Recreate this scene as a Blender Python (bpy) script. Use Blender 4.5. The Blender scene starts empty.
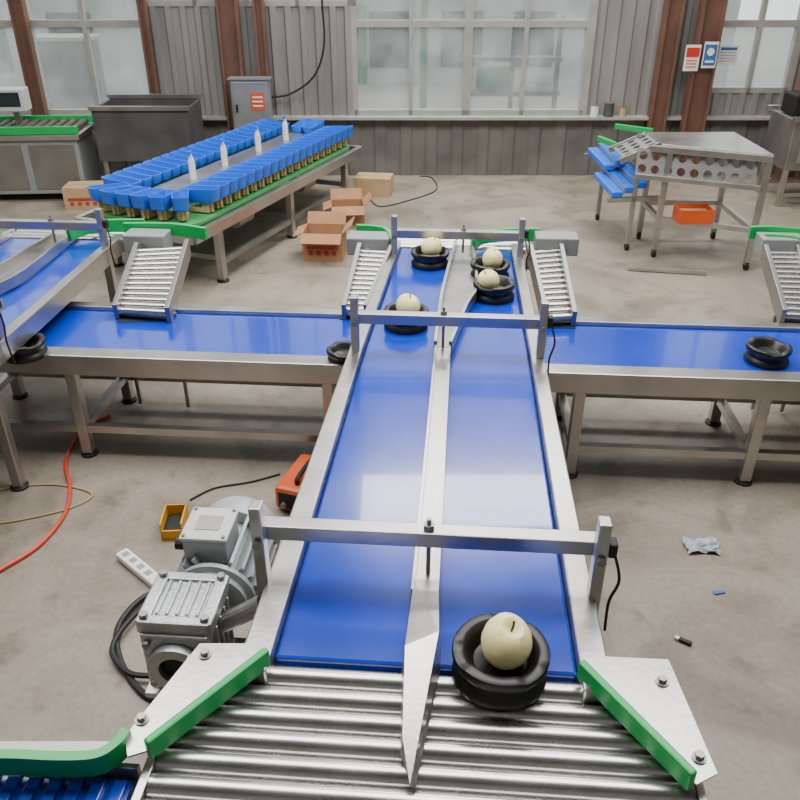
import bpy, bmesh, math, random
from mathutils import Vector, Matrix
random.seed(7)
R_ = math.radians
H = 2.4; PSI = R_(4.3); PIT = R_(29.8); FP = 800.0
COL = bpy.context.scene.collection
cs, sn = math.cos(PSI), math.sin(PSI); cp, sp = math.cos(PIT), math.sin(PIT)
RV = Vector((cs, sn, 0)); FH = Vector((-sn, cs, 0))
FV = FH*cp + Vector((0, 0, -sp)); UV = FH*sp + Vector((0, 0, cp))
CAM = Vector((0, 0, H))

def P(px, py, z):                    # point on the horizontal plane z seen at a photo position
    d = RV*(px-400) + FV*FP - UV*(py-400)
    t = (z-H)/d.z
    return CAM + d*t
def C(r, f, z=0.0):                  # point from right / forward distances along the hall
    p = RV*r + FH*f; return Vector((p.x, p.y, z))

# ------------------------------------------------------------------ materials
def lin(c):
    return tuple(((x/255)/12.92 if x/255 <= .04045 else ((x/255+.055)/1.055)**2.4) for x in c)
def mat(name, rgb, rough=.5, metal=0.0, var=.12, scale=6.0, bump=0.0, bscale=40.0, stretch=(1, 1, 1), coat=0.0, rvar=.0, spec=.5):
    m = bpy.data.materials.new(name); m.use_nodes = True
    nt = m.node_tree; b = nt.nodes['Principled BSDF']
    c = lin(rgb)
    tc = nt.nodes.new('ShaderNodeTexCoord'); mp = nt.nodes.new('ShaderNodeMapping')
    mp.inputs['Scale'].default_value = stretch
    nt.links.new(tc.outputs['Object'], mp.inputs['Vector'])
    n = nt.nodes.new('ShaderNodeTexNoise'); n.inputs['Scale'].default_value = scale; n.inputs['Detail'].default_value = 5
    nt.links.new(mp.outputs['Vector'], n.inputs['Vector'])
    rp = nt.nodes.new('ShaderNodeValToRGB')
    rp.color_ramp.elements[0].position = .3; rp.color_ramp.elements[1].position = .7
    rp.color_ramp.elements[0].color = (*[x*(1-var) for x in c], 1)
    rp.color_ramp.elements[1].color = (*[min(1, x*(1+var)) for x in c], 1)
    nt.links.new(n.outputs['Fac'], rp.inputs['Fac']); nt.links.new(rp.outputs['Color'], b.inputs['Base Color'])
    b.inputs['Roughness'].default_value = rough; b.inputs['Metallic'].default_value = metal
    b.inputs['Coat Weight'].default_value = coat; b.inputs['Specular IOR Level'].default_value = spec
    if rvar:
        mr = nt.nodes.new('ShaderNodeMapRange'); mr.inputs['To Min'].default_value = rough-rvar; mr.inputs['To Max'].default_value = rough+rvar
        nt.links.new(n.outputs['Fac'], mr.inputs['Value']); nt.links.new(mr.outputs['Result'], b.inputs['Roughness'])
    if bump:
        n2 = nt.nodes.new('ShaderNodeTexNoise'); n2.inputs['Scale'].default_value = bscale; n2.inputs['Detail'].default_value = 3
        nt.links.new(mp.outputs['Vector'], n2.inputs['Vector'])
        bp = nt.nodes.new('ShaderNodeBump'); bp.inputs['Strength'].default_value = bump; bp.inputs['Distance'].default_value = .01
        nt.links.new(n2.outputs['Fac'], bp.inputs['Height']); nt.links.new(bp.outputs['Normal'], b.inputs['Normal'])
    return m
M = {}
M['steel'] = mat('stainless_steel', (184, 182, 178), .31, .9, .13, 5, .05, 60, (1, 1, 1), rvar=.08)
M['steel_dull'] = mat('dull_steel', (150, 148, 144), .42, .82, .15, 4, rvar=.1)
M['perf'] = mat('punched_steel', (138, 137, 134), .5, .6, .12, 5)
M['roller'] = mat('roller_steel', (190, 188, 185), .27, .95, .08, 8, rvar=.05)
M['blue'] = mat('blue_belt', (7, 55, 174), .2, 0, .1, 3, .05, 9, coat=.35, rvar=.05, spec=.5)
M['bluecup'] = mat('blue_plastic', (24, 108, 226), .35, 0, .06)
M['green'] = mat('green_plastic', (8, 168, 80), .35, 0, .06)
M['greendeck'] = mat('green_deck', (70, 150, 84), .5, 0, .15)
M['black'] = mat('black_rubber', (16, 16, 17), .42, 0, .12)
M['blackm'] = mat('black_matt', (22, 22, 22), .6, 0, .1)
M['dark'] = mat('dark_cavity', (30, 29, 28), .7, 0, .2)
M['pear'] = mat('pear_skin', (255, 238, 172), .42, 0, .08, 55, .03, 160)
M['stem'] = mat('pear_stem', (70, 48, 28), .8)
M['darkroll'] = mat('dark_roller', (74, 60, 48), .5, .2)
M['alu'] = mat('cast_aluminium', (180, 183, 183), .38, .72, .14, 14, .15, 90)
M['motor'] = mat('grey_motor_paint', (164, 171, 172), .4, .2, .06, 8)
M['motorlt'] = mat('light_grey_paint', (192, 195, 194), .45, 0, .05)
M['cablight'] = mat('cabinet_steel', (158, 159, 158), .42, .6, .1)
M['grey'] = mat('grey_paint', (140, 144, 145), .5, .1, .08)
M['brown'] = mat('rust_brown_paint', (104, 72, 58), .6, 0, .22, 5)
M['card'] = mat('cardboard', (170, 126, 90), .85, 0, .1, 9)
M['card2'] = mat('tan_cardboard', (184, 154, 116), .85, 0, .1, 9)
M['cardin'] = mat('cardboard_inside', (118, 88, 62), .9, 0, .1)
M['print'] = mat('red_print', (168, 62, 44), .8, 0, .1)
M['brass'] = mat('cream_bracket', (200, 176, 124), .45, .2, .12)
M['white'] = mat('white_plastic', (226, 226, 222), .45, 0, .04)
M['orange'] = mat('orange_plastic', (206, 84, 30), .5, 0, .1)
M['yellow'] = mat('yellow_plastic', (226, 168, 36), .5, 0, .08)
M['red'] = mat('red_paint', (206, 40, 34), .5, 0, .08)
M['hose'] = mat('red_hose', (212, 70, 40), .45, 0, .06)
M['tan'] = mat('tan_cable', (176, 156, 104), .6, 0, .1)
M['signblue'] = mat('sign_blue', (58, 98, 160), .5)
M['frame'] = mat('window_frame', (160, 158, 152), .5, .2, .12)
M['sill'] = mat('sill_paint', (160, 158, 152), .5, .1, .12)
M['darktank'] = mat('dark_steel_plate', (88, 87, 86), .55, .4, .25, 4)
M['screen'] = mat('dark_screen', (38, 46, 52), .2, 0, .1)
M['plasticfilm'] = mat('grey_film', (170, 178, 184), .35, 0, .25, 30, .5, 40)
M['wallgrey'] = mat('corrugated_wall', (134, 133, 128), .6, .15, .18, 3, stretch=(1, 1, .3))
M['walllow'] = mat('lower_wall', (110, 108, 103), .65, .1, .22, 3)
M['roof'] = mat('roof_sheet', (124, 124, 122), .7, .1, .1, 2)
M['yard'] = mat('yard_concrete', (140, 140, 134), .8, 0, .12, .6)
M['facade'] = mat('pale_render', (156, 162, 160), .8, 0, .08, 1)
M['facadewin'] = mat('far_window', (52, 66, 70), .4, 0, .1)
M['polegreen'] = mat('pole_green', (40, 104, 82), .5, 0, .1)

def floor_mat():
    m = bpy.data.materials.new('worn_concrete'); m.use_nodes = True
    nt = m.node_tree; b = nt.nodes['Principled BSDF']; L = nt.links.new
    tc = nt.nodes.new('ShaderNodeTexCoord')
    def noise(s, d=6, dist=0):
        n = nt.nodes.new('ShaderNodeTexNoise'); n.inputs['Scale'].default_value = s; n.inputs['Detail'].default_value = d
        n.inputs['Distortion'].default_value = dist; L(tc.outputs['Object'], n.inputs['Vector']); return n
    def ramp(n, p0, c0, p1, c1):
        r = nt.nodes.new('ShaderNodeValToRGB'); e = r.color_ramp.elements
        e[0].position = p0; e[1].position = p1; e[0].color = (*lin(c0), 1); e[1].color = (*lin(c1), 1)
        L(n.outputs['Fac'], r.inputs['Fac']); return r
    a = ramp(noise(.7, 8, .6), .3, (138, 128, 115), .72, (166, 155, 141))
    s = ramp(noise(1.8, 9, 1.2), .36, (168, 160, 152), .54, (255, 255, 255))
    s2 = ramp(noise(5.5, 8, .4), .3, (166, 160, 154), .42, (255, 255, 255))
    g = ramp(noise(38, 4), .3, (220, 217, 213), .7, (255, 255, 255))
    def mul(x, y, f):
        mx = nt.nodes.new('ShaderNodeMixRGB'); mx.blend_type = 'MULTIPLY'; mx.inputs['Fac'].default_value = f
        L(x.outputs['Color'], mx.inputs['Color1']); L(y.outputs['Color'], mx.inputs['Color2']); return mx
    o = mul(mul(mul(a, s, .5), s2, .45), g, .7); L(o.outputs['Color'], b.inputs['Base Color'])
    b.inputs['Roughness'].default_value = .45; b.inputs['Specular IOR Level'].default_value = .45
    return m
M['floor'] = floor_mat()
def pane_mat():                       # clear glass mixed with a dusty film that the daylight shines through
    m = bpy.data.materials.new('dusty_glass'); m.use_nodes = True
    nt = m.node_tree; b = nt.nodes['Principled BSDF']; L = nt.links.new
    b.inputs['Base Color'].default_value = (.66, .68, .66, 1); b.inputs['Roughness'].default_value = .25
    t = nt.nodes.new('ShaderNodeBsdfTransparent'); t.inputs['Color'].default_value = (.88, .91, .9, 1)
    tl = nt.nodes.new('ShaderNodeBsdfTranslucent'); tl.inputs['Color'].default_value = (.82, .84, .83, 1)
    m1 = nt.nodes.new('ShaderNodeMixShader'); m1.inputs['Fac'].default_value = .3
    L(tl.outputs['BSDF'], m1.inputs[1]); L(b.outputs['BSDF'], m1.inputs[2])
    mx = nt.nodes.new('ShaderNodeMixShader')
    tc = nt.nodes.new('ShaderNodeTexCoord'); n = nt.nodes.new('ShaderNodeTexNoise'); n.inputs['Scale'].default_value = 2.2; n.inputs['Detail'].default_value = 6
    L(tc.outputs['Object'], n.inputs['Vector'])
    mr = nt.nodes.new('ShaderNodeMapRange'); mr.inputs['From Min'].default_value = .3; mr.inputs['From Max'].default_value = .7
    mr.inputs['To Min'].default_value = .08; mr.inputs['To Max'].default_value = .32
    L(n.outputs['Fac'], mr.inputs['Value']); L(mr.outputs['Result'], mx.inputs['Fac'])
    L(t.outputs['BSDF'], mx.inputs[1]); L(m1.outputs['Shader'], mx.inputs[2])
    L(mx.outputs['Shader'], nt.nodes['Material Output'].inputs['Surface'])
    return m
M['pane'] = pane_mat()

# ------------------------------------------------------------------ mesh collector
ROOTM = {}
class MB:
    def __init__(s): s.v = []; s.f = []
    def add(s, vs, fs):
        o = len(s.v); s.v += [Vector(v) for v in vs]; s.f += [[i+o for i in f] for f in fs]; return s
    def box(s, c, d, rz=0.0, rx=0.0):
        m = Matrix.Translation(Vector(c)) @ Matrix.Rotation(rz, 4, 'Z') @ Matrix.Rotation(rx, 4, 'X')
        x, y, z = d[0]/2, d[1]/2, d[2]/2
        vs = [m @ Vector(p) for p in ((-x,-y,-z),(x,-y,-z),(x,y,-z),(-x,y,-z),(-x,-y,z),(x,-y,z),(x,y,z),(-x,y,z))]
        return s.add(vs, [(0,3,2,1),(4,5,6,7),(0,1,5,4),(1,2,6,5),(2,3,7,6),(3,0,4,7)])
    def bar(s, p0, p1, w, h, up=(0, 0, 1)):
        p0, p1 = Vector(p0), Vector(p1); d = (p1-p0).normalized(); u = Vector(up)
        if abs(d.dot(u)) > .98: u = Vector((0, 1, 0))
        a = d.cross(u).normalized(); b = a.cross(d).normalized()
        vs = [p + a*i*w/2 + b*j*h/2 for p in (p0, p1) for i, j in ((-1,-1),(1,-1),(1,1),(-1,1))]
        return s.add(vs, [(0,1,2,3),(7,6,5,4),(0,4,5,1),(1,5,6,2),(2,6,7,3),(3,7,4,0)])
    def ribbon(s, pts, w, h, sub=6):          # smooth upright strip along a curve
        pts = [Vector(p) for p in pts]; q = [pts[0]]+pts+[pts[-1]]; L = []
        for i in range(1, len(q)-2):
            for k in range(sub):
                t = k/sub; a, b, c, d = q[i-1:i+3]
                L.append(.5*((2*b)+(c-a)*t+(2*a-5*b+4*c-d)*t*t+(3*b-a-3*c+d)*t**3))
        L.append(pts[-1]); vs = []
        for i, p in enumerate(L):
            d = L[min(i+1, len(L)-1)]-L[max(i-1, 0)]; d.z = 0; d.normalize(); a = Vector((d.y, -d.x, 0))
            vs += [p-a*w/2-Vector((0, 0, h/2)), p+a*w/2-Vector((0, 0, h/2)), p+a*w/2+Vector((0, 0, h/2)), p-a*w/2+Vector((0, 0, h/2))]
        n = len(L)
        fs = [(4*i+k, 4*i+(k+1) % 4, 4*i+4+(k+1) % 4, 4*i+4+k) for i in range(n-1) for k in range(4)] + [(3, 2, 1, 0), tuple(4*n-4+k for k in range(4))]
        return s.add(vs, fs)
    def tube(s, p0, p1, r, seg=14, r2=None):
        p0, p1 = Vector(p0), Vector(p1); d = (p1-p0).normalized()
        u = Vector((0,0,1)) if abs(d.z) < .9 else Vector((1,0,0))
        a = d.cross(u).normalized(); b = a.cross(d).normalized(); r2 = r if r2 is None else r2
        vs = []
        for p, q in ((p0, r), (p1, r2)):
            for k in range(seg):
                t = 2*math.pi*k/seg; vs.append(p + (a*math.cos(t)+b*math.sin(t))*q)
        fs = [(k, (k+1) % seg, seg+(k+1) % seg, seg+k) for k in range(seg)] + [tuple(range(seg))[::-1], tuple(range(seg, 2*seg))]
        return s.add(vs, fs)
    def lathe(s, prof, c=(0, 0, 0), seg=28, m=None):
        c = Vector(c); m = m or Matrix.Identity(4); vs = []; rings = []
        for r, z in prof:
            if r < 1e-6: rings.append([len(vs)]); vs.append(c + m @ Vector((0,0,z)))
            else:
                rings.append(list(range(len(vs), len(vs)+seg)))
                for k in range(seg):
                    t = 2*math.pi*k/seg; vs.append(c + m @ Vector((r*math.cos(t), r*math.sin(t), z)))
        fs = []
        for A, B in zip(rings, rings[1:]):
            for k in range(seg):
                n = (k+1) % seg
                if len(A) == 1 and len(B) == 1: continue
                if len(A) == 1: fs.append((A[0], B[n], B[k]))
                elif len(B) == 1: fs.append((A[k], A[n], B[0]))
                else: fs.append((A[k], A[n], B[n], B[k]))
        return s.add(vs, fs)
    def ext(s, pts, vec):
        pts = [Vector(p) for p in pts]; vec = Vector(vec); n = len(pts)
        return s.add(pts+[p+vec for p in pts], [tuple(range(n))[::-1], tuple(range(n, 2*n))] + [(k, (k+1) % n, n+(k+1) % n, n+k) for k in range(n)])
    def prism(s, poly, z0, z1): return s.ext([(x, y, z0) for x, y in poly], (0, 0, z1-z0))
    def path(s, pts, r, seg=8, sub=8):
        pts = [Vector(p) for p in pts]; q = [pts[0]]+pts+[pts[-1]]; L = []
        for i in range(1, len(q)-2):
            for k in range(sub):
                t = k/sub; a, b, c, d = q[i-1:i+3]
                L.append(.5*((2*b)+(c-a)*t+(2*a-5*b+4*c-d)*t*t+(3*b-a-3*c+d)*t**3))
        L.append(pts[-1]); vs = []; pa = None
        for i, p in enumerate(L):
            d = (L[min(i+1, len(L)-1)]-L[max(i-1, 0)]).normalized()
            if pa is None: pa = d.cross(Vector((0,0,1)) if abs(d.z) < .9 else Vector((1,0,0))).normalized()
            pa = (pa-d*pa.dot(d)).normalized(); b = d.cross(pa)
            for k in range(seg):
                t = 2*math.pi*k/seg; vs.append(p+(pa*math.cos(t)+b*math.sin(t))*r)
        fs = [(i*seg+k, i*seg+(k+1) % seg, (i+1)*seg+(k+1) % seg, (i+1)*seg+k) for i in range(len(L)-1) for k in range(seg)]
        fs += [tuple(range(seg))[::-1], tuple(range((len(L)-1)*seg, len(L)*seg))]
        return s.add(vs, fs)
    def perf(s, o, ux, uy, nx, ny, cell, rad, seg=16):
        o, ux, uy = Vector(o), Vector(ux), Vector(uy)
        for i in range(nx):
            for j in range(ny):
                c = o+ux*cell*(i+.5)+uy*cell*(j+.5); vs = []
                for k in range(seg):
                    t = 2*math.pi*k/seg; a, b = math.cos(t), math.sin(t); q = cell/2/max(abs(a), abs(b))
                    vs += [c+ux*a*q+uy*b*q, c+ux*a*rad+uy*b*rad]
                s.add(vs, [(2*k, 2*((k+1) % seg), 2*((k+1) % seg)+1, 2*k+1) for k in range(seg)])
        return s
    def build(s, name, m, parent=None, smooth=False, bevel=0.0, solid=0.0, world=False, segs=2):
        vs = s.v
        if world and parent is not None:
            r = parent
            while r.parent: r = r.parent
            inv = ROOTM[r.name].inverted(); vs = [inv @ v for v in vs]
        me = bpy.data.meshes.new(name); me.from_pydata([tuple(v) for v in vs], [], s.f)
        bm = bmesh.new(); bm.from_mesh(me)
        if solid: bmesh.ops.remove_doubles(bm, verts=bm.verts, dist=1e-5)
        bmesh.ops.recalc_face_normals(bm, faces=bm.faces); bm.to_mesh(me); bm.free()
        me.materials.append(m)
        if smooth:
            for p in me.polygons: p.use_smooth = True
            me.set_sharp_from_angle(angle=R_(38))
        o = bpy.data.objects.new(name, me); COL.objects.link(o)
        if parent is not None: o.parent = parent
        if bevel:
            b = o.modifiers.new('bevel', 'BEVEL'); b.width = bevel; b.segments = segs; b.limit_method = 'ANGLE'
        if solid:
            q = o.modifiers.new('solid', 'SOLIDIFY'); q.thickness = solid; q.offset = 0
        return o
def tag(o, label=None, cat=None, group=None, kind=None):
    for k, v in (('label', label), ('category', cat), ('group', group), ('kind', kind)):
        if v: o[k] = v
    return o
def thing(name, label, cat, loc=(0, 0, 0), rz=0.0, group=None):
    o = bpy.data.objects.new(name, None); COL.objects.link(o); o.empty_display_size = .1
    o.location = loc; o.rotation_euler = (0, 0, rz)
    ROOTM[o.name] = Matrix.Translation(Vector(loc)) @ Matrix.Rotation(rz, 4, 'Z')
    return tag(o, label, cat, group)
def dup(root, loc, label, rz=None):
    def cpy(o, par):
        c = o.copy(); COL.objects.link(c); c.parent = par
        for ch in list(o.children): cpy(ch, c)
        return c
    c = cpy(root, None); c.location = loc; c['label'] = label
    if rz is not None: c.rotation_euler = (0, 0, rz)
    ROOTM[c.name] = Matrix.Translation(Vector(loc)) @ Matrix.Rotation(c.rotation_euler.z, 4, 'Z')
    return c
def frame_root(o):                   # an object laid in hall coordinates (right, forward, up)
    o.rotation_euler = (0, 0, PSI); return o
def struct(o): o['kind'] = 'structure'; return o

# ------------------------------------------------------------------ room
D = 9.56; TOP = 5.5
struct(frame_root(MB().box((0, 3.8, -.05), (16, 12, .1)).build('floor', M['floor'])))
struct(frame_root(MB().box((0, 21, -.12), (60, 22, .1)).build('ground', M['yard'])))
def ribs(mb, r0, r1, z0, z1, f, per=.16, dep=.03):
    n = max(1, round((r1-r0)/per)); w = (r1-r0)/n; prof = []
    for i in range(n):
        a = r0+i*w; prof += [(a, 0), (a+w*.45, 0), (a+w*.55, -dep), (a+w*.9, -dep)]
    prof.append((r1, 0))
    vs = [(r, f+d, z) for r, d in prof for z in (z0, z1)]
    mb.add(vs, [(2*i, 2*i+2, 2*i+3, 2*i+1) for i in range(len(prof)-1)])
    mb.box(((r0+r1)/2, f+.06, (z0+z1)/2), (r1-r0, .08, z1-z0))
SILL = .68; WT = 4.3; CL = 1.80
w = MB()
for a, b, z0, z1 in ((-7, -5.6, SILL, WT), (-2.78, -.52, SILL, CL), (2.08, 3.46, SILL, WT), (3.46, 4.36, SILL, .92), (4.36, 7, SILL, WT), (-7, 7, WT, TOP)): ribs(w, a, b, z0, z1, D)
struct(frame_root(w.build('wall_back', M['wallgrey'])))
w = MB(); ribs(w, -7, 7, 0, SILL-.03, D, .3, .02)
struct(frame_root(w.build('wall_back_lower', M['walllow'])))
struct(frame_root(MB().box((-7.05, 3.8, TOP/2), (.1, 12, TOP)).build('wall_left', M['wallgrey'])))
struct(frame_root(MB().box((7.05, 3.8, TOP/2), (.1, 12, TOP)).build('wall_right', M['wallgrey'])))
struct(frame_root(MB().box((0, -2.2, TOP/2), (14.2, .1, TOP)).build('wall_front_unseen', M['wallgrey'])))  # unseen wall added behind the camera to cut fill light and deepen contrast
struct(frame_root(MB().box((0, D-.06, SILL-.015), (14, .16, .03)).build('trim_1', M['sill'])))
# unseen roof sheets added to darken reflections, open rooflights placed between them
w = MB()
for f0, f1 in ((9.1, 9.75), (5.4, 7.7), (-2.3, 2.2)): w.box((0, (f0+f1)/2, TOP+.04), (14.2, f1-f0, .06))
struct(frame_root(w.build('ceiling_unseen', M['roof'])))
def window(n, r0, r1, muls, thick, z0=SILL, ts=(1.63, 2.9)):
    mb = MB(); z1 = WT; y = D+.02
    mb.box(((r0+r1)/2, y, z0+.03), (r1-r0, .08, .06)).box(((r0+r1)/2, y, z1-.025), (r1-r0, .08, .05))
    for t in ts: mb.box(((r0+r1)/2, y, t), (r1-r0, .07, .07))
    xs = [r0]+muls+[r1]
    for i, x in enumerate(xs): mb.box((x, y, (z0+z1)/2), (.09 if i in thick else .045, .08, z1-z0))
    fr = struct(frame_root(mb.build('window_%d' % n, M['frame'])))
    zs = [z0]+list(ts)+[z1]
    for a, b in zip(xs, xs[1:]):
        for c, d in zip(zs, zs[1:]):
            MB().box(((a+b)/2, y, (c+d)/2), (b-a-.04, .012, d-c-.06)).build('pane', M['pane'], fr)
window(1, -5.6, -2.78, [-4.9, -4.05, -3.43], (0, 2, 4))
window(2, -.52, 2.08, [.12, .75, 1.38], (0, 2, 4))
window(3, 3.46, 4.36, [3.92], (0, 2), .92)
window(4, -2.78, -.52, [-2.2, -1.65, -1.1], (0, 4), CL, (2.9,))
def column(r, f, wd, dp, label):
    t = thing('steel_column', label, 'column', C(r, f), PSI, 'rust-brown steel columns along the back wall')
    for sx in (-1, 1): MB().box((sx*wd/2, 0, TOP/2), (.025, dp, TOP)).build('flange', M['brown'], t)
    MB().box((0, 0, TOP/2), (wd, .03, TOP)).build('web', M['brown'], t)
    MB().box((0, 0, .01), (wd+.12, dp+.06, .02)).build('base_plate', M['brown'], t)
column(-1.83, 9.43, .2, .14, 'wide rust-brown steel column just left of the hanging black cable')
column(-1.5, 9.45, .09, .1, 'thin rust-brown steel post immediately right of the wide column behind the cabinet')
column(2.9, 9.43, .16, .14, 'rust-brown steel column bordering the right end of the middle window')
column(3.3, 9.38, .22, .14, 'rust-brown steel column carrying the red and white notice')
column(4.5, 9.38, .2, .14, 'rust-brown steel column at the far right edge of the photo')
column(-4.06, 9.44, .13, .1, 'rust-brown steel column crossing the left window')
column(-2.74, 9.46, .07, .08, 'thin rust-brown post along the right end of left window')

# yard outside, seen through the dusty panes
bd = thing('yard_building', 'pale workshop building across the yard, seen through the middle window', 'building', C(2.0, 17.5), PSI)
MB().box((0, 0, .8), (9, 1, 1.9)).build('facade', M['facade'], bd)
MB().box((0, -.1, 1.78), (9.3, 1.4, .16)).build('roof_edge', M['facadewin'], bd)
for k in range(6): MB().box((-3.6+1.4*k, -.51, .75), (.8, .03, 1.0)).build('window', M['facadewin'], bd)
MB().box((-2.9, -.515, .65), (.5, .03, 1.4)).build('door', M['polegreen'], bd)
bd2 = thing('yard_building', 'pale shed across the yard, seen through the left window', 'building', C(-7.6, 16.5), PSI)
MB().box((0, 0, .8), (5.4, 1, 1.8)).build('facade', M['facade'], bd2)
MB().box((0, -.1, 1.75), (5.7, 1.4, .14)).build('roof_edge', M['facadewin'], bd2)
for k in range(3): MB().box((-1.6+1.6*k, -.51, .8), (.8, .03, 1.0)).build('window', M['facadewin'], bd2)
gp = thing('yard_pole', 'green pole in the yard outside the middle window', 'pole', C(.35, 12.8, -.07), PSI)
MB().tube((0, 0, 0), (0, 0, 2.6), .06, 12).build('shaft', M['polegreen'], gp, smooth=True)
MB().box((0, 0, .02), (.2, .2, .04)).build('base_plate', M['polegreen'], gp)
rk = thing('pipe_rack', 'dark steel rack standing in the yard behind the right half of middle window', 'rack', C(1.75, 13.4, -.07), PSI)
for x in (-.7, 0, .7): MB().box((x, 0, .75), (.07, .07, 1.5)).build('upright', M['facadewin'], rk)
for z in (.4, .9, 1.4): MB().box((0, 0, z), (1.5, .3, .06)).build('shelf', M['facadewin'], rk)
MB().box((-.3, 0, .6), (.5, .25, .34)).build('crate', M['polegreen'], rk)
gp = thing('yard_cabinet', 'grey cabinet in the yard outside the left window', 'cabinet', C(-5.1, 13.2, -.07), PSI)
MB().box((0, 0, .6), (.9, .5, 1.2)).build('body', M['facadewin'], gp)
MB().box((0, 0, 1.22), (1.0, .6, .05)).build('cap', M['frame'], gp)

# signs on the wall
def sign(px, py, wd, ht, f, label, draw):
    v = (py-400); z = H-(f/(FP*cp-v*sp))*(FP*sp+v*cp); r = (px-400)*f/(FP*cp-v*sp)
    t = thing('wall_sign', label, 'sign', C(r, f, z), PSI)
    MB().box((0, 0, 0), (wd, .008, ht)).build('panel', M['white'], t)
    draw(t, wd, ht)
def d_red(t, w, h):
    MB().box((0, -.005, h*.22), (w*.86, .004, h*.36)).build('red_field', M['red'], t)
    for k in range(3): MB().box((0, -.005, -h*(.1+.12*k)), (w*.7, .004, h*.04)).build('text_line', M['red'], t)
def d_blue(t, w, h):
    MB().box((0, -.005, 0), (w*.86, .004, h*.8)).build('blue_field', M['signblue'], t)
    MB().lathe([(0, 0), (w*.26, 0), (w*.26, .004), (0, .004)], (0, -.006, h*.12), 20, Matrix.Rotation(R_(90), 4, 'X')).build('white_disc', M['white'], t)
    MB().box((0, -.009, -h*.25), (w*.6, .003, h*.08)).build('text_line', M['white'], t)
def d_pale(t, w, h):
    MB().box((0, -.005, h*.32), (w*.8, .004, h*.14)).build('heading', M['signblue'], t)
    for k in range(4): MB().box((0, -.005, h*(.12-.14*k)), (w*.76, .004, h*.03)).build('text_line', M['grey'], t)
sign(692, 58, .16, .26, 9.28, 'small white and red notice fixed on the brown column', d_red)
sign(710, 55, .15, .26, 9.29, 'narrow blue and white notice beside the brown column', d_blue)
sign(728, 55, .22, .2, 9.52, 'white rectangular notice, the rightmost of three signs', d_pale)

# ------------------------------------------------------------------ twin-lane conveyor
G_LINE = 'twin-lane blue belt conveyors'
line = thing('sorting_conveyor', 'central twin-lane blue belt conveyor with steel rails running away from the viewer', 'conveyor', (-.05, 3.0, 0), 0, G_LINE)
def lb(mb, name, m, par=None, **k): return mb.build(name, M[m], par or line, world=True, **k)
lb(MB().prism([(-.447, 1.475), (-.05, 1.475), (-.05, 3.3), (.02, 4.77), (-.352, 4.77), (-.417, 3.3)], .715, .75), 'belt', 'blue', bevel=.01)
lb(MB().prism([(-.05, 1.475), (.352, 1.475), (.343, 3.3), (.323, 4.77), (.02, 4.77), (-.05, 3.3)], .715, .75), 'belt', 'blue', bevel=.01)
lb(MB().prism([(-.53, 1.40), (-.449, 1.40), (-.419, 3.3), (-.354, 4.8), (-.41, 4.8), (-.478, 3.3)], .68, .785), 'side_rail', 'steel', bevel=.006)
lb(MB().prism([(.354, 1.40), (.43, 1.40), (.405, 3.3), (.385, 4.8), (.325, 4.8), (.345, 3.3)], .68, .785), 'side_rail', 'steel', bevel=.006)
lb(MB().box((-.03, 2.95, .675), (.68, 2.9, .05)), 'bed', 'dark')
# raised divider channel with folded lips, its near fin and its flared far end
dv = lb(MB().prism([(-.094, 1.7), (-.02, 1.7), (-.018, 3.3), (-.086, 3.3)], .75, .787), 'divider', 'steel', bevel=.004)
for x0, x1 in ((-.091, -.083), (-.023, -.021)): lb(MB().bar((x0, 1.7, .793), (x1, 3.3, .793), .01, .03), 'divider_lip', 'steel', dv)
fin = MB()
fin.add([(-.1, 1.74, .752), (-.012, 1.74, .752), (-.004, 1.47, .752), (-.05, 1.12, .758), (-.09, 1.2, .758), (-.105, 1.45, .752),
         (-.09, 1.74, .808), (-.02, 1.74, .808), (-.012, 1.5, .855), (-.062, 1.115, .775), (-.086, 1.22, .80), (-.096, 1.45, .85)],
        [(0,1,2,3,4,5), (6,7,8,11), (8,9,10,11), (0,1,7,6), (1,2,8,7), (2,3,9,8), (3,4,10,9), (4,5,11,10), (5,0,6,11)])
lb(fin, 'divider_fin', 'steel')
fl = lb(MB().prism([(-.09, 3.3), (-.014, 3.3), (.06, 3.75), (.115, 4.05), (.085, 4.8), (-.015, 4.8), (-.07, 4.05), (-.083, 3.75)], .75, .77), 'divider_flare', 'steel_dull', bevel=.004)
for pts in (((-.086, 3.3), (-.078, 3.75), (-.065, 4.05), (-.01, 4.8)), ((-.018, 3.3), (.055, 3.75), (.11, 4.05), (.08, 4.8))):
    lb(MB().ribbon([(x, y, .793) for x, y in pts], .014, .06, 3), 'divider_lip', 'steel', fl)
# near roller bed
for k in range(7):
    y = 1.433-.066*k
    lb(MB().tube((-.655, y, .720), (.575, y, .720), .0322, 32), 'roller', 'roller', smooth=True)
lb(MB().box((-.04, 1.23, .655), (1.2, .46, .02)), 'gap_shade_tray', 'dark')  # dark tray colour stands in for the shade between the rollers
for x in (-.668, .588): lb(MB().box((x, 1.23, .69), (.022, .48, .12)), 'roller_frame', 'steel', bevel=.003)
# guide plates with green strips
def plate(px, strip, bolts):
    pts = [P(x, y, .79) for x, y in px]
    pl = lb(MB().ext(pts, (0, 0, .006)), 'guide_plate', 'steel')
    a, b = [P(x, y, .80) for x, y in strip]
    lb(MB().bar(a, b, .022, .06), 'guide_strip', 'green', pl, bevel=.006)
    for x, y in bolts:
        c = P(x, y, .796)
        lb(MB().tube(c, c+Vector((0, 0, .016)), .011, 6).tube(c, c+Vector((0, 0, .004)), .017, 14), 'bolt', 'steel_dull', pl)
    return pl
plL = plate([(125, 738), (200, 645), (258, 645), (268, 656), (148, 752), (128, 758)], [(268, 656), (147, 750)], [(205, 655), (142, 720)])
plR = plate([(604, 658), (668, 661), (717, 775), (696, 786), (580, 666)], [(580, 668), (693, 782)], [(662, 682), (699, 758)])
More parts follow.
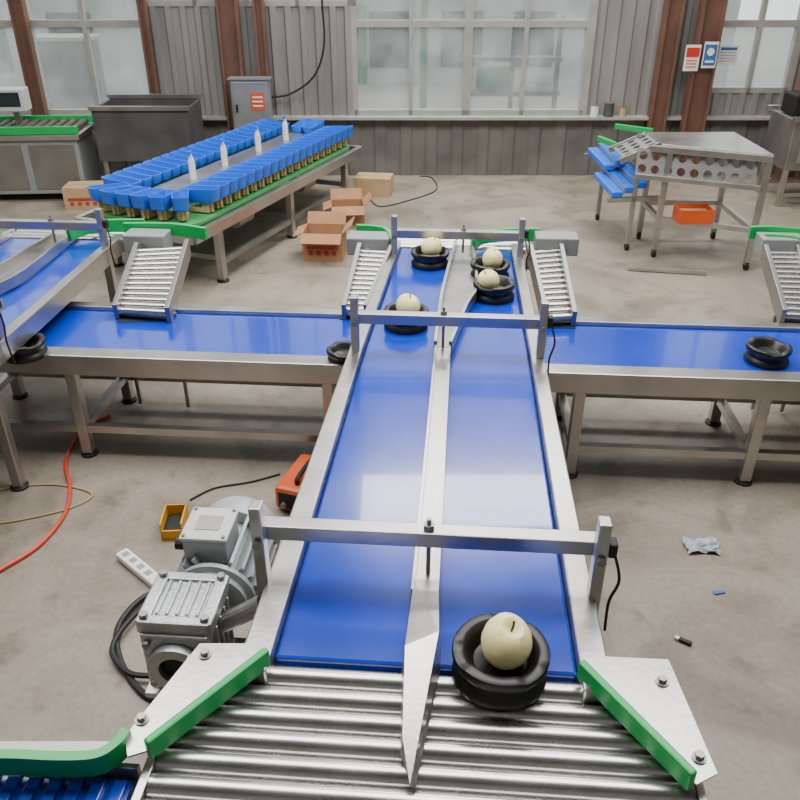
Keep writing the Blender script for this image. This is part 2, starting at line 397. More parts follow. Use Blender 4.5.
# far roller bed
for k in range(5):
    y = 4.84+.058*k
    lb(MB().tube((-.4, y, .727), (.42, y, .727), .026, 14), 'roller', 'roller', smooth=True)
for x in (-.42, .44): lb(MB().box((x, 4.96, .69), (.022, .34, .14)), 'roller_frame', 'steel')
lb(MB().ribbon([(-.64, 4.87, .82), (-.52, 4.86, .82), (-.44, 4.80, .82), (-.39, 4.62, .82)], .028, .08), 'guide_strip', 'green')
lb(MB().ribbon([(.09, 4.66, .82), (.15, 4.80, .82), (.3, 4.86, .82), (.5, 4.88, .82)], .028, .08), 'guide_strip', 'green')
# legs and braces
for y in (1.55, 3.15, 4.6):
    for x in (-.43, .34):
        lg = lb(MB().box((x, y, .35), (.05, .05, .68)), 'leg', 'steel', bevel=.004)
        lb(MB().lathe([(0, 0), (.045, 0), (.045, .01), (.015, .02), (.015, .05), (0, .05)], (x, y, 0), 14), 'foot', 'blackm', lg)
    lb(MB().box((-.05, y, .2), (.76, .04, .04)), 'brace', 'steel')
# gantries over the belts
def gantry(y, xl, xr, zb=.93, z0=.785):
    g = lb(MB().box(((xl+xr)/2, y, zb), (xr-xl+.03, .05, .05)), 'sensor_bar', 'steel', bevel=.004)
    for x in (xl, xr):
        lb(MB().box((x, y-.048, (z0+zb+.12)/2), (.035, .045, zb+.12-z0)), 'post', 'steel', g, bevel=.004)
        lb(MB().tube((x, y-.07, zb), (x, y-.085, zb), .014, 6), 'bolt', 'steel_dull', g)
    xm = -.052 if y < 4 else .03
    lb(MB().tube((xm, y, .79), (xm, y, zb+.06), .007, 10).tube((xm, y, zb+.025), (xm, y, zb+.042), .017, 6), 'threaded_rod', 'steel_dull', g)
    lb(MB().box((xr+.03, y-.05, zb+.03), (.022, .04, .045)), 'sensor', 'blackm', g, bevel=.003)
    lb(MB().path([(xr+.035, y-.06, zb+.02), (xr+.055, y-.08, zb-.06), (xr+.04, y-.07, .78), (xr+.045, y-.06, .66)], .0045, 6), 'sensor_wire', 'blackm', g, smooth=True)
gantry(1.79, -.532, .423, z0=.65); gantry(3.3, -.447, .385); gantry(4.6, -.375, .365, .9)
lineL = dup(line, (-2.56, 3.0, 0), 'left-hand twin-lane belt conveyor cut off by the left photo edge')
lineR = dup(line, (2.45, 3.0, 0), 'right-hand twin-lane conveyor of which only the rear corner shows')

# ------------------------------------------------------------------ cross conveyor under the lines
cr = thing('cross_conveyor', 'long low blue cross conveyor on steel legs passing under the central line', 'conveyor', (0, 3.75, 0))
def cb(mb, name, m, par=None, **k): return mb.build(name, M[m], par or cr, world=True, **k)
cb(MB().box((0, 3.77, .585), (5.6, .5, .03)), 'belt', 'blue', bevel=.01)
cb(MB().box((0, 3.465, .565), (5.7, .1, .11)), 'front_rail', 'steel', bevel=.006)
cb(MB().box((0, 4.06, .565), (5.7, .07, .11)), 'rear_rail', 'steel', bevel=.006)
cb(MB().box((0, 3.76, .535), (5.5, .5, .04)), 'bed', 'dark')
for x in (-2.62, -1.94, -.62, .62, 1.5, 2.62):
    for y in (3.47, 4.05):
        lg = cb(MB().box((x, y, .27), (.055, .055, .5)), 'leg', 'steel', bevel=.004)
        cb(MB().lathe([(0, 0), (.045, 0), (.045, .01), (.015, .02), (.015, .03), (0, .03)], (x, y, 0), 14), 'foot', 'blackm', lg)
    cb(MB().box((x, 3.76, .17), (.04, .55, .04)), 'brace', 'steel')
for y in (3.47, 4.05):
    for a, b in ((-2.62, -.62), (.62, 2.62)):
        cb(MB().box(((a+b)/2, y, .17), (b-a, .04, .04)), 'brace', 'steel')

# ------------------------------------------------------------------ roller ramps
def ramp(TL, TR, BL, BR, label, boxpx, gl, gr_, n=13):
    a, b, c, d = P(*TL, .775), P(*TR, .775), P(*BL, .645), P(*BR, .645)
    base = (a+b+c+d)/4; base.z = 0
    t = thing('roller_ramp', label, 'roller ramp', base, 0, 'roller ramps leading down to the cross conveyor')
    for p, q in ((a, c), (b, d)):
        MB().bar(p, q, .026, .11).build('side_rail', M['steel_dull'], t, world=True, bevel=.003)
    MB().bar((a+b)/2-Vector((0, 0, .045)), (c+d)/2-Vector((0, 0, .045)), (b-a).length-.02, .006).build('bed_plate', M['dark'], t, world=True)
    for k in range(n):
        s = (k+.5)/n; p = a.lerp(c, s); q = b.lerp(d, s)
        MB().tube(p, q, .021, 12).build('roller', M['roller'], t, world=True, smooth=True)
    mid = (a+b)/2
    hz = MB().box(mid+Vector((boxpx, .08, .02)), (.26, .15, .11)).build('drive_box', M['grey'], t, world=True, bevel=.008)
    MB().tube(mid+Vector((boxpx, .005, .02)), mid+Vector((boxpx, -.005, .02)), .014, 8).build('bolt', M['steel_dull'], hz, world=True)
    if gl is not None:
        MB().ribbon([mid+Vector((gl, .18, .06)), mid+Vector((0, .18, .065)), mid+Vector((gr_, .12, .06))], .028, .075).build('green_guard', M['green'], t, world=True)
    for p in (c, d):
        MB().bar((p.x, p.y+.1, .02), (p.x, p.y+.1, .62), .02, .02).build('support', M['steel'], t, world=True)
ramp((138, 250), (188, 247), (116, 313), (168, 316), 'steel roller ramp above the left half of the cross conveyor', -.12, -.3, .24)
ramp((360, 250), (392, 252), (344, 313), (366, 313), 'narrow steel roller ramp hugging the left rail of the central conveyor', -.05, None, 0)
ramp((530, 252), (560, 249), (546, 321), (574, 320), 'steel roller ramp hugging the right rail of the central conveyor', .07, None, 0)
ramp((764, 252), (796, 252), (783, 318), (815, 320), 'steel roller ramp at the right photo edge near the third line', .02, -.14, .3)

# ------------------------------------------------------------------ near modular belt conveyor
nb = thing('modular_belt_conveyor', 'ribbed blue modular belt conveyor in the bottom left corner of the photo', 'conveyor', (-1.3, .8, 0))
mb = MB().box((-1.3, .81, .70), (1.2, .62, .04))
for k in range(24): mb.box((-1.875+.05*k, .81, .724), (.03, .6, .012))
mb.build('belt', M['blue'], nb, world=True, bevel=.003)
MB().box((-1.3, 1.132, .69), (1.22, .014, .12)).build('edge_rail', M['steel'], nb, world=True)
MB().box((-1.3, .488, .69), (1.22, .014, .12)).build('edge_rail', M['steel'], nb, world=True)
gs = [P(x, y, .785) for x, y in ((-60, 764), (10, 762), (60, 764), (98, 762), (118, 750), (128, 737))]
MB().ribbon(gs, .024, .06).build('guide_strip', M['green'], nb, world=True)
MB().bar(P(-60, 748, .79), P(112, 748, .79), .03, .008).build('guide_ledge', M['steel_dull'], nb, world=True)
for x in (-1.8, -.8):
    for y in (.53, 1.05): MB().box((x, y, .34), (.05, .05, .68)).build('leg', M['steel'], nb, world=True)

# ------------------------------------------------------------------ fruit trays and pears
def notch(mb, z0, drop, angs):
    for v in mb.v:
        if v.z > z0:
            t = math.degrees(math.atan2(v.y, v.x))
            for a in angs:
                d = abs((t-a+180) % 360-180)
                if d < 26: v.z -= drop*min(1, (26-d)/10)
    return mb
def make_tray(loc, label):
    t = thing('fruit_tray', label, 'tray', loc, 0, 'round black fruit trays')
    MB().lathe([(0, 0), (.112, 0), (.119, .003), (.122, .01), (.121, .024), (.112, .034), (.107, .042), (0, .042)], seg=56).build('base_ring', M['black'], t, smooth=True)
    notch(MB().lathe([(0, .036), (.1065, .04), (.107, .046), (.111, .056), (.119, .066), (.124, .078), (.124, .092), (.121, .099), (.114, .102), (.1, .102), (.093, .098), (.084, .078), (.068, .056), (.03, .048), (0, .047)], seg=56), .084, .01, (75, 195, 315)).build('bowl', M['black'], t, smooth=True)
    return t
def make_pear(loc, label, rx=0.0, ry=0.0, rz=0.0):
    t = thing('pear', label, 'pear', loc, rz, 'round yellow pears')
    pr = [(0, .011), (.012, .004), (.028, .005), (.044, .016), (.058, .034), (.066, .057), (.0655, .079), (.057, .102), (.044, .117), (.03, .125), (.018, .123), (.008, .114), (0, .11)]
    fm_ = MB().lathe(pr, seg=36)
    for v in fm_.v:
        a = math.atan2(v.y, v.x); k = 1+.035*math.sin(2*a+.6)+.02*math.sin(3*a)*(v.z/.12)
        v.x *= k; v.y *= k; v.x += .006*(v.z/.12)**2
    fm_.build('flesh', M['pear'], t, smooth=True)
    MB().path([(.006, 0, .108), (.008, 0, .126), (.014, .004, .142)], .003, 6).build('stem', M['stem'], t, smooth=True)
    MB().lathe([(0, .006), (.009, .005), (.011, .002), (.006, .0), (0, .002)], seg=12).build('blossom_end', M['stem'], t, smooth=True)
    t.rotation_euler = (rx, ry, rz); return t
def on_belt(px, py, zb): p = P(px, py, zb+.055); return Vector((p.x, p.y, zb+.001))
tr = [((500, 660), .75, 'large near black tray holding a pear beside the central fin', 'large pear in the tray nearest the viewer', (R_(14), R_(-8), 1.2)),
      ((406, 316), .75, 'black tray with pear under the middle sensor bar on left lane', 'pear in the tray under the middle sensor bar', (R_(10), R_(-14), 2.0)),
      ((430, 256), .75, 'black tray with pear at the far end of the left lane', 'pear in the tray at the far end of left lane', (R_(8), R_(10), .3)),
      ((490, 268), .75, 'black tray with pear, rear of the touching pair on right lane', 'pear in the rear tray of the right-lane pair', (R_(-14), R_(-10), 4)),
      ((494, 288), .75, 'black tray with pear, front of the touching pair on right lane', 'pear in the front tray of the right-lane pair', (R_(30), R_(5), 5))]
tray0 = pear0 = None
for (px, py), zb, lt, lp, rot in tr:
    l = on_belt(px, py, zb); q = l+Vector((-.0, .02, .049))
    if tray0 is None: tray0 = make_tray(l, lt); pear0 = make_pear(q, lp, *rot)
    else:
        s = .9
        td = dup(tray0, l, lt, rot[2]); td.scale = (s, s, s)
        pp = dup(pear0, l+Vector((-.005, .012, .046)), lp); pp.rotation_euler = rot; pp.scale = (s, s, s)
for (px, py), zb, lt, s in (((344, 351), .60, 'small empty black tray on the cross conveyor left of the central line', .7),
                         ((768, 351), .60, 'empty black tray on the right half of the cross conveyor', .86),
                         ((24, 346), .60, 'empty black tray at the left end of the cross conveyor', .86)):
    dup(tray0, on_belt(px, py, zb), lt, px*.01).scale = (s, s, s)

# ------------------------------------------------------------------ gear motor
gm = thing('gear_motor', 'grey electric motor with cast worm gearbox beside the left conveyor rail', 'motor', (-.77, 1.78, 0))
ax, az = -.725, .60
def gb(mb, name, m, par=None, **k): return mb.build(name, M[m], par or gm, world=True, **k)
RY = Matrix.Rotation(R_(-90), 4, 'X')       # lathe axis along +Y
gx = ax-.05; GY = 1.72
g = gb(MB().box((gx, GY, az-.025), (.2, .19, .25)), 'gearbox', 'alu', bevel=.014)
for s in (-1, 1):
    gb(MB().box((gx+s*.092, GY, az+.085), (.04, .21, .05)), 'casting_flange', 'alu', g, bevel=.006)
    gb(MB().box((gx, GY+s*.092, az+.085), (.21, .035, .05)), 'casting_flange', 'alu', g, bevel=.006)
for k in range(5): gb(MB().box((gx-.06+.03*k, GY, az+.098), (.01, .14, .026)), 'rib', 'alu', g, bevel=.003)
for k in range(4): gb(MB().box((gx+.106, GY-.06+.04*k, az-.04), (.016, .01, .2)), 'rib', 'alu', g, bevel=.003)
for sx in (-1, 1):
    for sy in (-1, 1):
        c = Vector((gx+sx*.09, GY+sy*.088, az+.108)); gb(MB().tube(c, c+Vector((0, 0, .016)), .013, 6), 'bolt', 'steel_dull', g)
gb(MB().box((gx, GY-.105, az-.04), (.2, .03, .22)), 'front_flange', 'alu', g, bevel=.008)
gb(MB().lathe([(.05, 0), (.084, 0), (.088, -.01), (.084, -.03), (.05, -.03), (.05, 0)], (gx, GY-.115, az-.045), 32, RY), 'bore_ring', 'alu', g, smooth=True)
gb(MB().lathe([(0, -.012), (.05, -.012), (.05, -.002), (0, -.002)], (gx, GY-.115, az-.045), 28, RY), 'bore', 'blackm', g, smooth=True)
for k in range(4):
    t = R_(45+90*k); c = Vector((gx+.112*math.cos(t), GY-.118, az-.04+.112*math.sin(t)))
    gb(MB().tube(c, c+Vector((0, -.016, 0)), .012, 6), 'bolt', 'steel_dull', g)
for sx in (-1, 1): gb(MB().box((gx+sx*.085, GY, az-.16), (.05, .18, .03)), 'foot', 'alu', g, bevel=.004)
gb(MB().lathe([(0, 0), (.11, 0), (.11, .02), (.13, .025), (.13, .042), (0, .042)], (ax, 1.81, az), 32, RY), 'flange', 'motor', smooth=True)
h = gb(MB().lathe([(0, 0), (.094, 0), (.094, .28), (0, .28)], (ax, 1.85, az), 36, RY), 'motor_housing', 'motor', smooth=True)
fm = MB()
for k in range(22):
    t = 2*math.pi*k/22
    if math.sin(t) > .93: continue
    d = Vector((math.cos(t), 0, math.sin(t)))
    fm.bar(Vector((ax, 1.855, az))+d*.118, Vector((ax, 2.10, az))+d*.118, .054, .01, up=Vector((-d.z, 0, d.x)))
gb(fm, 'cooling_fins', 'motor', h)
fc = gb(MB().lathe([(0, 0), (.14, 0), (.143, .01), (.143, .07), (.132, .095), (.06, .105), (0, .105)], (ax, 2.10, az), 36, RY), 'fan_cover', 'motor', smooth=True)
tb = gb(MB().box((ax-.03, 1.96, az+.14), (.14, .15, .09)), 'terminal_box', 'motor', bevel=.008)
gb(MB().box((ax-.03, 1.96, az+.191), (.152, .162, .014)), 'lid', 'motorlt', tb, bevel=.005)
gb(MB().box((ax-.03, 1.96, az+.1995), (.08, .07, .002)), 'rating_plate', 'steel', tb)
gb(MB().tube((ax-.1, 1.94, az+.125), (ax-.14, 1.94, az+.125), .02, 10), 'cable_gland', 'blackm', tb)
for sx in (-1, 1):
    for sy in (-1, 1): gb(MB().tube((ax-.03+sx*.063, 1.96+sy*.068, az+.196), (ax-.03+sx*.063, 1.96+sy*.068, az+.205), .006, 6), 'screw', 'steel_dull', tb)
gb(MB().tube((gx+.09, GY, az), (-.535, GY, az+.10), .03, 16), 'output_shaft', 'steel')
gb(MB().box((gx+.02, GY, az-.185), (.28, .24, .02)), 'mounting_plate', 'steel')
for y in (GY-.09, GY+.09): gb(MB().box((gx, y, (az-.195)/2), (.04, .04, az-.195)), 'support_leg', 'steel_dull')

# ------------------------------------------------------------------ floor clutter near the motor
def cable(name, px, z, r, m, label, cat='cable'):
    o = MB().path([P(x, y, z) for x, y in px], r).build(name, M[m], smooth=True); return tag(o, label, cat)
cable('power_cable', [(168, 588), (140, 600), (118, 628), (120, 660), (140, 690), (160, 700), (190, 700), (215, 670)], .014, .013, 'blackm', 'thick black power cable looping on floor around the gearbox')
cable('power_cable', [(160, 592), (128, 622), (112, 650), (128, 672), (150, 676)], .03, .011, 'blackm', 'second black cable coiled on floor left of the gearbox')
cable('air_hose', [(-20, 582), (0, 570), (38, 546), (64, 515), (70, 488), (66, 462), (80, 432), (110, 415)], .011, .01, 'hose', 'orange-red air hose curving over the floor at left', 'hose')
cable('signal_cable', [(-10, 492), (20, 486), (60, 485), (92, 494), (70, 508), (20, 520), (-10, 524)], .006, .005, 'tan', 'thin tan cable looped on floor at left edge')
cable('signal_cable', [(190, 500), (215, 488), (250, 482), (280, 474)], .006, .005, 'blackm', 'thin dark cable on floor running toward the orange power unit')
cable('signal_cable', [(366, 190), (378, 206), (410, 200), (436, 190), (432, 178), (420, 176)], .006, .006, 'blackm', 'thin black cable on the floor below the middle window')
a, b = P(122, 556, .02), P(163, 590, .02); dr = math.atan2((b-a).y, (b-a).x)
ps = thing('power_strip', 'white power strip lying on floor left of the motor', 'power strip', P(142, 573, 0), dr)
MB().box((0, 0, .02), (.32, .06, .036)).build('body', M['white'], ps, bevel=.008)
for k in range(4): MB().box((-.12+.06*k, 0, .0385), (.03, .028, .004)).build('socket', M['grey'], ps)
MB().box((.14, 0, .04), (.016, .02, .008)).build('switch', M['red'], ps)
yb = thing('parts_bin', 'small yellow plastic bin on floor behind the motor', 'bin', P(176, 530, 0), R_(8))
MB().box((0, 0, .006), (.1, .15, .012)).box((-.047, 0, .05), (.006, .15, .09)).box((.047, 0, .05), (.006, .15, .09)).box((0, .072, .05), (.1, .006, .09)).box((0, -.072, .03), (.1, .006, .05)).build('body', M['yellow'], yb)
MB().box((0, 0, .028), (.085, .13, .03)).build('contents', M['blackm'], yb)
oc = thing('power_unit', 'low orange cabled power unit on floor beside the central conveyor legs', 'power unit', (-.70, 3.18, 0), R_(-14))
MB().box((0, 0, .08), (.2, .32, .13)).build('body', M['orange'], oc, bevel=.02)
MB().box((0, 0, .008), (.15, .26, .015)).build('base', M['blackm'], oc)
MB().box((0, -.162, .08), (.15, .008, .09)).build('front_panel', M['blackm'], oc, bevel=.003)
for sx in (-1, 1): MB().tube((sx*.045, -.165, .06), (sx*.045, -.185, .06), .014, 10).build('socket', M['steel_dull'], oc)
MB().path([(0, -.1, .145), (0, -.09, .175), (0, .09, .175), (0, .1, .145)], .012).build('handle', M['blackm'], oc, smooth=True)
MB().path([(.045, -.185, .06), (.05, -.24, .04), (-.05, -.3, .012), (-.16, -.24, .012)], .009).build('lead', M['blackm'], oc, smooth=True)
# scraps on the right floor
sc = MB(); c0 = P(702, 547, .004); n = 6
g = [[c0+Vector(((i/n-.5)*.15+random.uniform(-.01, .01), (j/n-.5)*.1+random.uniform(-.01, .01), abs(math.sin(i*2.1+j*1.7))*.02)) for j in range(n+1)] for i in range(n+1)]
sc.add([p for r in g for p in r], [(i*(n+1)+j, (i+1)*(n+1)+j, (i+1)*(n+1)+j+1, i*(n+1)+j+1) for i in range(n) for j in range(n)])
tag(sc.build('plastic_scrap', M['plasticfilm']), 'crumpled grey plastic film scrap on the right floor', 'scrap')
lt = thing('lighter', 'tiny dark and white stick lying on floor at lower right', 'lighter', P(685, 643, 0), R_(-30))
MB().box((0, 0, .008), (.05, .018, .015)).build('body', M['blackm'], lt, bevel=.004)
MB().box((-.033, 0, .008), (.018, .016, .013)).build('cap', M['white'], lt, bevel=.003)
tag(MB().box(P(719, 592, .004), (.05, .02, .006), .3).build('tape_scrap', M['signblue'], bevel=.002), 'tiny blue scrap lying below the grey plastic film', 'scrap')

# ------------------------------------------------------------------ cup sorter at the back left
ang = R_(21)
cs_root = thing('cup_sorter', 'long sorting machine with two rows of blue cups on green deck', 'sorting machine', C(-2.05, 6.0), PSI-ang)
def sb(mb, name, m, par=None, **k): return mb.build(name, M[m], par or cs_root, **k)
L = 3.12; HW = .54
for x in (-HW, HW): sb(MB().box((x, L/2, .47), (.05, L, .09)), 'side_rail', 'steel', bevel=.004)
for y in (.0, L): sb(MB().box((0, y, .47), (2*HW, .05, .09)), 'end_rail', 'steel', bevel=.004)
for y in (.35, 1.55, 2.75):
    for x in (-HW+.02, HW-.02):
        lg = sb(MB().box((x, y, .24), (.06, .06, .44)), 'leg', 'steel', bevel=.004)
        sb(MB().lathe([(0, 0), (.05, 0), (.05, .012), (.018, .02), (.018, .03), (0, .03)], (x, y, 0), 12), 'foot', 'blackm', lg)
    sb(MB().box((0, y, .2), (2*HW-.06, .04, .04)), 'brace', 'steel_dull')
for x in (-HW+.02, HW-.02): sb(MB().box((x, 1.55, .16), (.04, 2.4, .04)), 'brace', 'steel_dull')
for y in (.9, 2.1):
    sb(MB().tube((.4, y-.12, .36), (.4, y+.12, .36), .06, 16), 'drive_motor', 'steel_dull', smooth=True)
def rrect(hw, y0, y1, r, n=6):
    pts = []
    for cx, cy, a0 in ((-hw+r, y0+r, 180), (hw-r, y0+r, 270), (hw-r, y1-r, 0), (-hw+r, y1-r, 90)):
        pts += [(cx+r*math.cos(R_(a0+90*k/n)), cy+r*math.sin(R_(a0+90*k/n))) for k in range(n+1)]
    return pts
RC = .37
sb(MB().prism(rrect(.5, .05, 3.07, .16), .515, .54), 'deck', 'greendeck')
sb(MB().prism(rrect(.16, .42, 2.84, .1), .54, .66), 'inner_guide', 'steel')
def cup_mesh():               # rounded open scoop, its high lip outwards (-y)
    m_ = MB(); n = 24
    def ring(ax_, ay_, z, tilt=0, cy=0):
        out = []
        for k in range(n):
            t = 2*math.pi*(k+.5)/n; c, s_ = math.cos(t), math.sin(t)
            x = ax_*math.copysign(abs(c)**.3, c); y = cy+ay_*math.copysign(abs(s_)**.3, s_)
            out.append((x, y, z-tilt*y))
        return out
    rs = [ring(.052, .115, 0), ring(.060, .145, .02), ring(.064, .16, .105, .08), ring(.058, .152, .105, .08), ring(.052, .138, .035), ring(.045, .11, .014)]
    fs = []
    for i in range(len(rs)-1): fs += [(i*n+k, i*n+(k+1) % n, (i+1)*n+(k+1) % n, (i+1)*n+k) for k in range(n)]
    fs += [tuple(range(n))[::-1], tuple(range((len(rs)-1)*n, len(rs)*n))]
    return m_.add([p for r in rs for p in r], fs)
pos = []
n = 20
for k in range(n): pos.append((RC, .40+.134*k, R_(90))); pos.append((-RC, .40+.134*k, R_(-90)))
for x, y, a in ((-.33, .19, -34), (-.2, .16, -12), (-.067, .15, 0), (.067, .15, 0), (.2, .16, 12), (.33, .19, 34)): pos.append((x, y, R_(a)))
for x, y, a in ((.067, 3.0, 180), (-.067, 3.0, 180)): pos.append((x, y, R_(a)))
cup0 = hold0 = None
for x, y, rz in pos:
    if cup0 is None:
        cup0 = sb(cup_mesh(), 'cup', 'bluecup', smooth=True)
        hm = MB().box((0, -.05, -.04), (.07, .06, .08)).box((0, .03, -.06), (.09, .12, .035)).tube((0, -.09, -.075), (0, -.09, 0), .014, 8)
        hold0 = hm.build('holder', M['brass'], cup0, bevel=.004); c = cup0
    else:
        c = cup0.copy(); COL.objects.link(c); c.parent = cs_root
        h2 = hold0.copy(); COL.objects.link(h2); h2.parent = c
    c.location = (x, y, .63); c.rotation_euler = (0, 0, rz)
CSM = ROOTM[cs_root.name]
bot = None
names = ['small white spray bottle nearest the viewer on the blue-cup machine', 'second white spray bottle from the front on the blue-cup machine', 'third white spray bottle from the front on the blue-cup machine', 'farthest white spray bottle on the blue-cup machine']
for y, l in zip((.85, 1.35, 1.95, 2.5), names):
    w_ = CSM @ Vector((-.0, y, .661))
    if bot is None:
        bot = thing('spray_bottle', l, 'bottle', w_, 0, 'white bottles on the cup sorter')
        MB().lathe([(0, 0), (.028, 0), (.028, .14), (.022, .17), (.012, .19), (.012, .21), (0, .21)], seg=16).build('bottle_body', M['white'], bot, smooth=True)
        MB().box((0, -.012, .222), (.022, .06, .025)).build('nozzle', M['bluecup'], bot, bevel=.004)
    else: dup(bot, w_, l)
# control cabinet behind it
cc = thing('control_cabinet', 'grey steel control cabinet with orange label behind the blue-cup machine', 'cabinet', C(-1.63, 9.27), PSI)
bdy = MB().box((0, 0, .82), (.42, .16, .58)).build('body', M['cablight'], cc, bevel=.008)
MB().prism([(-.23, -.1), (.23, -.1), (.23, .08), (-.23, .08)], 1.11, 1.125).build('rain_hood', M['cablight'], cc)
dq = MB().box((0, -.086, .82), (.38, .012, .54)).build('door', M['cablight'], cc, bevel=.004)
MB().box((-.15, -.1, .82), (.02, .02, .08)).build('handle', M['blackm'], dq)
lb_ = MB().box((.08, -.094, .89), (.15, .004, .18)).build('warning_label', M['orange'], dq)
for k in range(3): MB().box((.08, -.097, .935-.045*k), (.11, .003, .016)).build('text_line', M['white'], dq)
for sx in (-1, 1): MB().box((sx*.17, 0, .27), (.04, .12, .54)).build('leg', M['steel_dull'], cc)

# dark tank and grading machine at the back left
tk = thing('feed_tank', 'dark steel open tank beneath the left window', 'tank', C(-2.66, 8.85), PSI)
MB().box((0, .3, .66), (.98, .02, .54)).box((0, -.3, .66), (.98, .02, .52)).box((-.48, 0, .66), (.02, .6, .52)).box((.48, 0, .66), (.02, .6, .52)).box((0, 0, .42), (.98, .6, .03)).build('tub', M['darktank'], tk)
MB().box((0, -.31, .93), (1.02, .05, .04)).build('rim', M['steel_dull'], tk)
MB().box((0, .31, .95), (1.02, .05, .04)).build('rim', M['steel_dull'], tk)
for sx in (-1, 1):
    for sy in (-1, 1): MB().box((sx*.44, sy*.27, .21), (.05, .05, .42)).build('leg', M['steel_dull'], tk)
gr = thing('grading_machine', 'grey grading machine with green guards at the back left edge', 'sorting machine', C(-4.15, 8.72), PSI+R_(4))
MB().box((0, 0, .36), (1.6, .6, .56)).build('body', M['grey'], gr, bevel=.01)
for k in range(3): MB().box((-.53+.53*k, -.303, .36), (.46, .012, .46)).build('access_panel', M['steel_dull'], gr, bevel=.004)
MB().box((0, 0, .66), (1.68, .66, .05)).build('top_frame', M['steel'], gr, bevel=.004)
for y in (-.31, .31): MB().box((0, y, .73), (1.68, .03, .08)).build('green_guard', M['green'], gr, bevel=.006)
for k in range(16): MB().tube((-.75+.1*k, -.28, .71), (-.75+.1*k, .28, .71), .035, 12).build('roller', M['darkroll'], gr, smooth=True)
for sx in (-1, 1):
    for sy in (-1, 1): MB().box((sx*.74, sy*.26, .04), (.06, .06, .08)).build('foot', M['blackm'], gr)
mo = MB().box((.12, .05, .98), (.3, .2, .22)).build('control_box', M['motorlt'], gr, bevel=.01)
MB().box((.12, -.052, .99), (.22, .006, .14)).build('screen', M['screen'], mo)
MB().box((.12, .1, .77), (.06, .06, .2)).build('control_post', M['steel'], gr)

# stainless machine cut off by the right photo edge
sm = thing('washing_machine_frame', 'stainless tank machine on legs cut off by the right photo edge', 'machine frame', C(4.32, 8.55), PSI)
MB().box((0, 0, .62), (.8, .6, .5)).build('body', M['steel_dull'], sm, bevel=.01)
MB().box((0, -.32, .88), (.86, .05, .05)).build('rim', M['steel'], sm, bevel=.004)
MB().box((0, .32, .88), (.86, .05, .05)).build('rim', M['steel'], sm, bevel=.004)
MB().box((-.15, -.306, .6), (.3, .014, .3)).build('access_panel', M['steel'], sm, bevel=.004)
MB().box((-.3, 0, .98), (.16, .3, .2)).build('motor_cover', M['blackm'], sm, bevel=.02)
for sx in (-1, 1):
    for sy in (-1, 1): MB().box((sx*.37, sy*.27, .19), (.05, .05, .38)).build('leg', M['steel'], sm, bevel=.003)
for sy in (-1, 1): MB().box((0, sy*.27, .12), (.72, .035, .035)).build('brace', M['steel'], sm)

# ------------------------------------------------------------------ cardboard boxes
def carton(px, py, wd, dp, ht, rz, m, label, flaps, pr):
    p = P(px, py, 0); t = thing('cardboard_box', label, 'box', p+FH*dp/2, PSI+rz, 'cardboard boxes on the floor')
    th = .008
    MB().box((0, 0, th/2+.001), (wd, dp, th)).box((-wd/2, 0, ht/2), (th, dp, ht)).box((wd/2, 0, ht/2), (th, dp, ht)).box((0, -dp/2, ht/2), (wd, th, ht)).box((0, dp/2, ht/2), (wd, th, ht)).build('carton', M[m], t)
    if flaps:
        for sx in (-1, 1):
            MB().bar((sx*wd/2, 0, ht), (sx*(wd/2+.08), 0, ht+.05*sx+.02), dp, th).build('flap', M[m], t)
        MB().bar((0, dp/2, ht), (0, dp/2+.07, ht+.09), wd, th).build('flap', M[m], t)
        MB().bar((0, -dp/2, ht), (0, -dp/2-.09, ht-.06), wd, th).build('flap', M[m], t)
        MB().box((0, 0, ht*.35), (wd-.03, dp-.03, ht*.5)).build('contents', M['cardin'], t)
    else:
        for sy in (-1, 1): MB().box((0, sy*dp/4, ht+.004), (wd, dp/2-.003, th)).build('flap', M[m], t)
        MB().box((0, 0, ht+.01), (wd, .05, .002)).build('tape', M['tan'], t)
    if pr:
        mb = MB().box((0, -dp/2-.006, ht*.5), (wd*.8, .003, .03))
        for k in range(4): mb.box((-wd*.3+wd*.2*k, -dp/2-.006, ht*.3), (wd*.1, .003, ht*.16))
        mb.build('printed_mark', M['print'], t)
carton(324, 261, .34, .28, .24, R_(-4), 'card', 'open brown cardboard box with red print, nearest beside the blue-cup machine', True, True)
carton(347, 226, .31, .25, .19, R_(6), 'card', 'brown cardboard box just behind the open printed box', True, False)
carton(374, 197, .38, .26, .19, R_(-8), 'card2', 'closed tan cardboard box below the middle window', False, False)
carton(84, 210, .38, .28, .22, R_(5), 'card2', 'tan cardboard box left of the blue-cup machine', False, True)

# ------------------------------------------------------------------ steel frame with perforated plates at the back right
pt = thing('perforated_frame', 'stainless machine frame with flat top, perforated plates and blue chutes at back right', 'machine frame', C(2.58, 6.8), PSI)
def pb(mb, name, m, par=None, **k): return mb.build(name, M[m], par or pt, **k)
for x, y in ((.33, -.4), (-.36, -.08), (.33, .42), (-.36, .42)):
    lg = pb(MB().box((x, y, .49), (.045, .045, .84)), 'leg', 'steel', bevel=.003)
    pb(MB().tube((x-.014, y, .035), (x+.014, y, .035), .035, 14), 'caster', 'blackm', lg, smooth=True)
    pb(MB().box((x, y, .065), (.04, .03, .04)), 'caster_fork', 'steel_dull', lg)
for a, b in (((.33, -.4), (.33, .42)), ((-.36, -.08), (-.36, .42)), ((-.5, -.015), (.35, -.41)), ((-.5, .42), (.33, .42))):
    pb(MB().bar((*a, .92), (*b, .92), .05, .05), 'top_rail', 'steel', bevel=.003)
for a, b in (((.33, -.4), (.33, .42)), ((-.36, -.08), (-.36, .42)), ((-.36, -.08), (.33, -.4)), ((-.36, .42), (.33, .42))):
    pb(MB().bar((*a, .34), (*b, .34), .04, .04), 'brace', 'steel')
